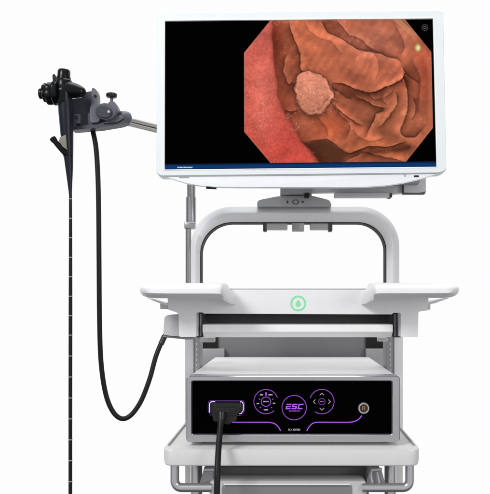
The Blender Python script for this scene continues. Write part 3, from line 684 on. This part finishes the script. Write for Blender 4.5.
# bracket
YH = 1.215
bm = NB(); prism(bm, rpoly([(71, 127), (90, 124.5), (112, 121.5), (121, 114.5), (126, 116), (127, 121.5), (121, 124), (100, 127.6), (71, 130)], [1, 4, 4, 2, 1, 2, 3, 3, 1]), YH, .024, .002)
br = obj('bracket_tray', bm, M['holder'], hold)
bm = NB(); prism(bm, rpoly([(112, 118.2), (121, 114.6), (124, 117.6), (117, 122), (102, 123.4)], 1.5), YH-.003, .01, .001); obj('tray_ridge', bm, M['holderl'], br)
bm = NB(); prism(bm, rpoly([(71, 99), (82, 97.5), (86, 92), (92, 91), (93, 125), (71, 128)], [1, 2, 2, 1, 1, 1]), YH+.012, .035, .003); obj('bracket_block', bm, M['holder'], hold)
bm = NB(); prism(bm, rpoly([(91.5, 89), (93, 87.4), (96, 89.4), (97.6, 94), (98, 104), (101, 112), (99, 122), (90, 123), (89.6, 110), (91.5, 103)], 2), YH-.004, .016, .002); fn_ = obj('bracket_fin', bm, M['holderl'], hold)
bm = NB(); lathe(bm, [(0, px(1.5, YH)), (.002, px(1.5, YH))], P(95, 96, YH-.0052), (0, 1, 0), 20); obj('fin_hole', bm, M['hole'], fn_)
bm = NB(); pbox(bm, 73.6, 114, 79.6, 123.5, YH-.001, .02, .0015); cl = obj('cord_clip', bm, M['holderl'], hold)
bm = NB(); pbox(bm, 75, 115.4, 78.2, 119, YH-.0025, .004, .0005); obj('clip_slot', bm, M['holder'], cl)
# clamp
c = P(105, 111.4, YH-.012); bm = NB(); lathe(bm, [(0, px(10.0, YH)), (.004, px(10.8, YH)), (.02, px(10.8, YH))], c, (0.05, 1, 0.1), 40)
for v_ in bm.verts: v_.co.z = c.z+(v_.co.z-c.z)*.78-(v_.co.x-c.x)*.05
cp = obj('clamp_ring', bm, M['holderl'], hold, sharp=50)
bm = NB(); c = P(103.5, 111.6, YH-.015); lathe(bm, [(0, px(7.6, YH)), (.002, px(8.4, YH)), (.006, px(8.4, YH))], c, (0.05, 1, .1), 40)
for v_ in bm.verts: v_.co.z = c.z+(v_.co.z-c.z)*.74-(v_.co.x-c.x)*.08
obj('clamp_face', bm, M['holder'], cp, sharp=50)
bm = NB(); lathe(bm, [(0, px(.9, YH)), (.001, px(1.4, YH)), (.004, px(1.5, YH))], P(108.4, 111.6, YH-.0185), (0, 1, 0), 16); obj('screw', bm, M['mark'], cp)
bm = NB(); prism(bm, rpoly([(107.5, 103.5), (110, 101), (114, 101), (116.4, 105), (118.6, 112), (114, 118), (110, 116)], 2.5), YH-.006, .022, .003); obj('clamp_lug', bm, M['holderl'], cp)
bm = NB(); a = P(111.6, 93.0, YH+.004); r = px(1, YH); pf = [(0, 3.2*r), (.0008, 4.6*r), (.002, 5.4*r), (.0055, 5.4*r), (.0075, 4.8*r), (.0085, 3*r)]
lathe(bm, pf, a, (0, 0, -1), 24); kn = obj('clamp_knob', bm, M['black'], hold)
for k_ in range(24): pass
bm = NB(); lathe(bm, [(0, 1.5*r), (.01, 1.5*r), (.0105, 2.2*r), (.016, 2.4*r)], P(111.6, 97.6, YH+.004), (0, 0, -1), 16); obj('knob_stem', bm, M['holderl'], kn)
bm = NB(); a = P(119.4, 116.0, YH+.004); d_ = P(133, 120.6, YH+.030)-a; rr = px(6.7, YH)
lathe(bm, [(0, rr*.55), (.001, rr*.75), (.007, rr*.92), (.013, rr), (.0175, rr*.98), (.021, rr*.72), (.0215, rr*.4)], a, d_, 32); obj('rod_collar', bm, M['holderl'], hold)
bm = NB(); prism(bm, rpoly([(88, 112), (100, 116), (112, 114), (121, 113), (120, 122.5), (96, 125.5), (88, 125.5)], 1.5), YH+.004, .02, .002); obj('clamp_base', bm, M['holder'], hold)

# ================================================================== ENDOSCOPE
YE = 1.195
scope = thing('endoscope', 'black flexible endoscope hanging upright with white marks down its long thin tube', 'endoscope', P(70.5, 200, YE))
E = lambda x, y, Y=YE: P(x, y, Y)
r = px(1, YE)
# grip: smooth loft of circles with offset centres
gl = [(100, 57.5, 72.6), (104, 58.2, 73), (112, 58.6, 73.2), (122, 59.5, 73.2), (134, 60.6, 73.2), (146, 62.3, 73.2), (155, 63.6, 73.1), (155.5, 63.8, 73.0), (165, 65.0, 73.0), (175, 66.4, 72.6), (184, 67.6, 72.2), (190, 68.4, 71.9), (196, 69.0, 71.8)]
bm = NB(); tube(bm, [E((a+b)/2, y) for y, a, b in gl], [(b-a)/2*r for y, a, b in gl], 28); gr = obj('grip', bm, M['scopeg'], scope, sharp=60)
bm = NB(); tube(bm, [E(68.2, 155.4), E(68.3, 156.4)], 4.9*r, 28); obj('grip_seam', bm, M['scope'], gr)
bm = NB(); tube(bm, smooth([E(70.4, 193), E(70.5, 260), E(70.4, 340), E(70.3, 420), E(70.3, 520)], 10), [(1.45+.40*min(1, k_/16))*r for k_ in range(41)], 16); tb_ = obj('insertion_tube', bm, M['rubber'], scope, sharp=60)
ys = [199+19.43*k_ for k_ in range(7)]+[335+20.9*k_ for k_ in range(8)]
for y in ys:
    bm = NB(); k_ = min(1, ((y-193)/6.7 if y < 260 else 10+(y-260)/8)/16); tube(bm, [E(70.45, y-.35), E(70.45, y+.35)], (1.58+.42*k_)*r, 16, True); obj('depth_mark', bm, M['mark'], tb_)
# head body
bm = NB(); tube(bm, [E(64, y) for y in (79.6, 80.2, 82, 90, 91, 92.5, 93.5, 101, 103.5, 105)], [q*r for q in (6.0, 7.2, 8.0, 8.4, 8.6, 8.6, 8.4, 8.2, 7.8, 7.2)], 32); hb = obj('control_body', bm, M['scope'], scope, sharp=45)
bm = NB(); tube(bm, [E(64, 91.4), E(64, 92.2)], 8.7*r, 32); obj('body_band', bm, M['scopeg'], hb)
# right shoulder (egg shape)
bm = NB(); A = E(62, 88.6); Bp = E(86.4, 92.6); pr = []
for k_ in range(15):
    t = k_/14; pr.append((t*(Bp-A).length, 8.6*r*math.sqrt(max(0, 1-(t**3.2)))*(1-.16*t)+.02*r))
lathe(bm, pr, A, Bp-A, 28, 1.0); obj('shoulder', bm, M['scope'], hb, sharp=60)
# top valve
bm = NB(); a = E(63.6, 84); bx = (E(64.0, 69.6)-a)
lathe(bm, [(0, 7.0*r), (.25*bx.length, 6.9*r), (.45*bx.length, 6.8*r), (.47*bx.length, 6.3*r), (.88*bx.length, 6.2*r), (.97*bx.length, 5.4*r), (bx.length, 3.6*r)], a, bx, 28); obj('suction_valve', bm, M['scope'], scope)
bm = NB(); prism(bm, rpoly([(52.3, 75), (53.8, 73.6), (55.2, 75), (56.6, 80.5), (60, 83), (56, 86), (52.6, 81)], 1.1), YE-.004, .008, .0); obj('lever', bm, M['scope'], scope, flat=True)
# angulation knobs: discs stacked to the left, slightly lobed
def knob(x0, x1, yc, rad, lob, name, par):
    bm = NB(); n_ = 60; a = E(x1, yc); L_ = px(x1-x0, YE)
    prof = [(0, .82), (.12, .97), (.3, 1), (.75, 1), (.92, .93), (1, .75)]; rings = []
    for d, f in prof:
        rings.append([bm.verts.new((a.x-L_*d, a.y+rad*r*f*(1+lob*math.cos(6*th))*math.sin(th), a.z+rad*r*f*(1+lob*math.cos(6*th))*math.cos(th))) for th in [2*PI*q_/n_ for q_ in range(n_)]])
    for i in range(len(rings)-1):
        for k in range(n_): bm.faces.new((rings[i][k], rings[i][(k+1) % n_], rings[i+1][(k+1) % n_], rings[i+1][k]))
    bm.faces.new(rings[0]); bm.faces.new(rings[-1][::-1]); return obj(name, bm, M['scope'], par)
knob(53.0, 60, 92.8, 12.2, .03, 'steering_knob', scope)
knob(46.6, 53.8, 93.6, 10.8, .05, 'steering_knob', scope)
knob(43.4, 47.4, 92.6, 8.8, .08, 'steering_knob', scope)
knob(39.3, 43.8, 93.8, 5.3, .0, 'brake_knob', scope)
# working channel port
bm = NB(); tube(bm, [E(66.5, 153.6, YE-.004), E(60, 147.2, YE-.007), E(55.2, 141.8, YE-.009), E(54.0, 140.2, YE-.009), E(52.4, 138.2, YE-.009)], [3.6*r, 3.0*r, 2.6*r, 3.2*r, 3.2*r], 18); pt = obj('channel_port', bm, M['scope'], scope, sharp=50)
bm = NB(); d_ = (E(52.4, 138.2)-E(54, 140.2)).normalized(); lathe(bm, [(0, 2.0*r), (.0006, 2.0*r)], E(52.3, 138.1, YE-.009), d_, 18); obj('port_rim', bm, M['holderl'], pt)
bm = NB(); prism(bm, [(59.6, 137.2), (65.6, 134.6), (66.6, 149.8), (62, 146.4), (58.8, 141.4)], YE-.0125, .008, .001); obj('port_gusset', bm, M['tan'], pt, 'tan web between port and grip')

# ================================================================== CORD (light guide cord)
bm = NB(); cpts = [(90, 120, 1.238), (92.8, 131, 1.238), (96, 148, 1.235), (97.8, 175, 1.232), (98.6, 210, 1.23), (99, 260, 1.23), (99.5, 320, 1.232), (101, 362, 1.236), (105.5, 393, 1.24), (112.5, 411, 1.243), (121.5, 418.6, 1.246), (131, 415, 1.25), (141, 401, 1.254), (149.6, 379, 1.26), (156, 356, 1.268), (163.6, 338, 1.277), (169, 330, 1.28)]
root = scope
tube(bm, smooth([P(*q) for q in cpts], 12), px(2.45, 1.24), 20); root = obj('looped_cord', bm, M['rubber'], scope, 'thick black cord looping down and up to the grey connector box', sharp=60)
bm = NB(); a, b_ = P(156.5, 354.6, 1.269), P(163.6, 338, 1.277); tube(bm, [P(161.0, 344, 1.2735), P(164.5, 336.4, 1.278)], px(2.9, 1.25), 20); obj('strain_relief', bm, M['black'], root)

# ================================================================== GENERATOR UNIT
YU = 1.210
unit = thing('electrosurgical_generator', 'white box unit with silver frame and black front panel of purple glowing controls', 'medical device', P(294, 447, YU+.1))
Uf = lambda x, y, d: P(x, y, YU+d, YU)
bm = NB()
Yk = YU+.465
def q4(xf0, xf1, yt, ybm, Y): return [P(xf0, yt, Y), P(xf1, yt, Y), P(xf1, ybm, Y), P(xf0, ybm, Y)]
fr = q4(187.4, 399, 376.8, 441.8, YU+.012)
bk = q4(214.8, 369.6, 357.0, 415.5, Yk)
s = NB(); vf = [s.verts.new(p) for p in fr]; vb = [s.verts.new(p) for p in bk]
s.faces.new(vf); s.faces.new(vb[::-1])
for i in range(4): s.faces.new((vf[i], vb[i], vb[(i+1) % 4], vf[(i+1) % 4]))
bev(s, s.edges[:], .0035, 4); merge(bm, s); cas = obj('casing', bm, M['white'], unit)
of = rpoly([(185.8, 375.6), (400.4, 375.6), (400.4, 442.8), (185.8, 442.8)], 3.4, 6)
def off(loop, d, c=(294, 408)): return [(x+(d if x < c[0] else -d), y+(d if y < c[1] else -d)) for x, y in loop]
inn = rpoly([(192.2, 381.6), (391.6, 381.6), (391.6, 434.0), (192.2, 434.0)], 1.4, 6)
bm = NB(); lp = [(off(of, .5), .030), (of, .026), (of, .005), (off(of, .35), .0022), (off(of, 1.3), .0006), (off(inn, -1.2), .0000), (off(inn, -.5), .0014), (inn, .0045)]
R = [[bm.verts.new(Uf(x, y, d)) for x, y in l_] for l_, d in lp]; n = len(of)
for i in range(len(R)-1):
    for k in range(n): bm.faces.new((R[i][k], R[i][(k+1) % n], R[i+1][(k+1) % n], R[i+1][k]))
obj('front_frame', bm, M['silver'], unit, sharp=25)
bm = NB(); prism(bm, off(inn, -.3), YU+.0042, .006); pan = obj('front_panel', bm, M['glass'], unit, 'black glossy front panel')
G = YU+.0042
for x in (205, 384):
    for Yq in (YU+.04, YU+.40):
        a = P(x, 441, YU+.04); z = P(0, 440.4, YU+.012).z if Yq < YU+.1 else P(0, 415.5, Yk).z
        bm = NB(); lathe(bm, [(0, .009), (z-zt+.004, .009)], (a.x, Yq, zt-.0002), (0, 0, 1), 20); obj('rubber_foot', bm, M['black'], unit)
# dials
bm = NB(); stroke(bm, arc(266, 401.6, 12.1, 20, 312, 60), .6, G); d1 = obj('dial_ring', bm, M['purple'], pan, flat=True)
bm = NB(); stroke(bm, circ(266, 401.6, 4.7), .7, G, close=True); obj('dial_hub', bm, M['purple'], d1, flat=True)
for (x, y, w_) in ((261.6, 394.8, 3.4), (270.6, 394.8, 4.2), (258.0, 403.6, 2.8), (274.2, 403.4, 2.6), (266, 409.8, 4.4), (266, 401.6, 5.6)):
    bm = NB()
    k_ = int(w_/1.1)
    for j in range(k_): x0 = x-w_/2+j*w_/k_; prism(bm, [(x0, y-.55), (x0+w_/k_-.25, y-.55), (x0+w_/k_-.25, y+.55), (x0, y+.55)], G-.0006, .0008)
    obj('dial_legend', bm, M['legend'], d1, flat=True)
bm = NB(); prism(bm, [(265.3, 392.4), (266.9, 392.4), (266.9, 395.6), (265.3, 395.6)], G-.0006, .0008)
for x, y in ((259.6, 399.2), (272.8, 399.2), (260.3, 407.6), (271.6, 407.6)): prism(bm, circ(x, y, .6, 10), G-.0006, .0008)
obj('dial_marker', bm, M['purple'], d1, flat=True)
bm = NB(); stroke(bm, circ(294.2, 407.6, 12.2, 64), .62, G, close=True); d2 = obj('logo_ring', bm, M['purple'], pan, flat=True)
bm = NB()
def lbar(x0, xa, ya, xb, yb, k=0):   # slanted bar of a letter; letter box 5.2 x 5.2
    h = 4.6*5.2/4.6; f_ = lambda x, y: (x0+x+(5.2-y)*.26, 403.9+y)
    prism(bm, [f_(xa, ya), f_(xb, ya), f_(xb, yb), f_(xa, yb)], G-.0006-k*.00004, .0008)
for y in (0, 2.1, 4.2): lbar(285.4, 0, y, 4.9, y+1.05)
lbar(285.4, 0, 3.1, 1.2, 4.3, 1)
for y in (0, 2.1, 4.2): lbar(291.4, 0, y, 4.9, y+1.05)
lbar(291.4, 0, .9, 1.2, 2.2, 1); lbar(291.4, 3.7, 3.0, 4.9, 4.4, 1)
for y in (0, 4.2): lbar(297.4, 0, y, 4.9, y+1.05)
lbar(297.4, 0, .9, 1.2, 4.4, 1)
obj('logo_lettering', bm, M['purpleb'], d2, flat=True)
bm = NB()
for j in range(9): prism(bm, [(289+j*1.25, 410.5), (289.95+j*1.25, 410.5), (289.8+j*1.25, 411.5), (288.85+j*1.25, 411.5)], G-.0006, .0008)
obj('logo_subline', bm, M['purple'], d2, flat=True)
bm = NB(); stroke(bm, arc(321.9, 401.6, 12.2, 163, -125, 60), .6, G); d3 = obj('arrow_pad_ring', bm, M['purple'], pan, flat=True)
bm = NB(); stroke(bm, circ(321.9, 401.6, 3.2), .7, G, close=True); obj('pad_hub', bm, M['purpled'], d3, flat=True)
bm = NB(); prism(bm, [(320.2, 401.1), (323.6, 401.1), (323.6, 402.1), (320.2, 402.1)], G-.0006, .0008); obj('hub_legend', bm, M['purple'], d3, flat=True)
for dx, dy in ((0, -1), (0, 1), (-1, 0), (1, 0)):
    cx, cy = 321.9+dx*7.6, 401.6+dy*7.6; bm = NB()
    if dx == 0: q_ = [(cx-2, cy-dy*1.1), (cx, cy+dy*1.0), (cx+2, cy-dy*1.1)]
    else: q_ = [(cx-dx*1.1, cy-2), (cx+dx*1.0, cy), (cx-dx*1.1, cy+2)]
    stroke(bm, q_, .6, G); obj('arrow', bm, M['legend'], d3, flat=True)
l1 = [(232, 422.2), (268, 422.2)]+[tuple(v_)[:2] for v_ in smooth([(268, 422.2, 0), (273.6, 423.2, 0), (277.6, 426, 0), (280.6, 430.6, 0)], 6)][1:]
bm = NB(); stroke(bm, l1, .85, G); obj('accent_line', bm, M['purpleb'], pan, flat=True)
l2 = [tuple(v_)[:2] for v_ in smooth([(306.8, 430.8, 0), (309.4, 426.4, 0), (313, 423.2, 0), (318, 422.2, 0), (330, 422.2, 0), (349, 422.2, 0), (355.5, 421, 0), (359.6, 418.4, 0), (361.8, 415.4, 0)], 6)]
bm = NB(); stroke(bm, l2, .85, G); obj('accent_line', bm, M['purpleb'], pan, flat=True)
text('series_lettering', 'FLX SERIES', 294.2, 429.6, 12, 1.9, G, M['legend'], pan, bold=.0)
# socket: lit outline
soc = rpoly([(209.4, 401.6), (243.4, 401.6), (243.4, 411), (240.6, 414.2), (212, 414.2), (209.4, 411)], [3, 3, 2, 2, 2, 2], 4)
bm = NB(); prism(bm, soc, G-.0015, .003); skb = obj('socket', bm, M['black'], pan)
bm = NB(); stroke(bm, [(221.5, 401.6), (212.2, 401.6), (210.2, 402.3), (209.4, 404.6), (209.4, 412.6)], .8, G-.0012); stroke(bm, [(231.5, 401.6), (240.8, 401.6), (242.6, 402.3), (243.4, 404.6), (243.4, 410.2), (241.4, 413.2), (239.4, 413.8)], .8, G-.0012); obj('socket_light', bm, M['lilac'], skb, flat=True)
bm = NB(); stroke(bm, rpoly([(208.2, 400.4), (244.6, 400.4), (244.6, 411.6), (241.2, 415.4), (211.4, 415.4), (208.2, 411.6)], [3.5, 3.5, 2, 2, 2, 2], 5), .55, G, close=True); obj('socket_glow_line', bm, M['purpled'], skb, flat=True)
# round port
a = P(363.6, 408, G); r_ = px(1, G); bm = NB()
lathe(bm, [(-.0005, 5.9*r_), (.003, 5.7*r_), (.0042, 5.2*r_), (.0042, 4.2*r_), (.002, 3.7*r_), (.0015, 3.6*r_)], a, (0, -1, 0), 40); po = obj('round_port', bm, M['tube'], pan, sharp=25)
bm = NB(); lathe(bm, [(0, 3.5*r_), (.0024, 3.5*r_)], a, (0, -1, 0), 28); obj('port_well', bm, M['black'], po)
for dx in (-.95, .95):
    bm = NB(); prism(bm, rpoly([(363.6+dx-.7, 405.9), (363.6+dx+.6, 405.6), (363.6+dx+.7, 410.3), (363.6+dx-.7, 410.1)], .7), G-.0034, .002, .0003); obj('port_contact', bm, M['orange'], po)

# ================================================================== PLUG + CABLE
plug = thing('power_plug', 'black wide plug in the lit front socket with its cable hanging down', 'plug', P(224, 412, YU-.01))
bm = NB(); prism(bm, rpoly([(213.4, 403), (239.6, 403), (240.6, 409), (236.8, 415.2), (214.6, 415.2), (211.6, 409.4)], 1.5, 4), YU-.020, .024, .0025, 4); pb = obj('plug_body', bm, M['black'], plug)
bm = NB(); prism(bm, rpoly([(215.8, 407.6), (236.6, 407.6), (233.4, 412.6), (217.4, 412.6)], 1, 4), YU-.0235, .005, .0015, 3); obj('plug_ridge', bm, M['black'], pb)
bm = NB(); prism(bm, rpoly([(212, 413.4), (237.4, 413.4), (236.4, 420.6), (231, 422.6), (229.4, 424.6), (224.8, 424), (219, 421.6), (213.4, 421.4)], 1.4, 4), YU-.016, .014, .0025, 4); obj('plug_skirt', bm, M['black'], plug)
bm = NB(); tube(bm, [P(221.6, 413, YU-.022), P(221.4, 418, YU-.026), P(220.8, 424, YU-.030)], [px(4.6, YU), px(3.9, YU), px(3.2, YU)], 20); obj('strain_relief', bm, M['black'], plug)
bm = NB(); tube(bm, smooth([P(221.3, 419, YU-.028), P(220.4, 427, YU-.034), P(218.8, 445, YU-.050), P(217.8, 462, YU-.066), P(217.2, 480, YU-.076), P(216.6, 505, YU-.082), P(216.4, 530, YU-.082)], 8), px(2.95, 1.2), 20); obj('cable', bm, M['rubber'], plug, sharp=60)
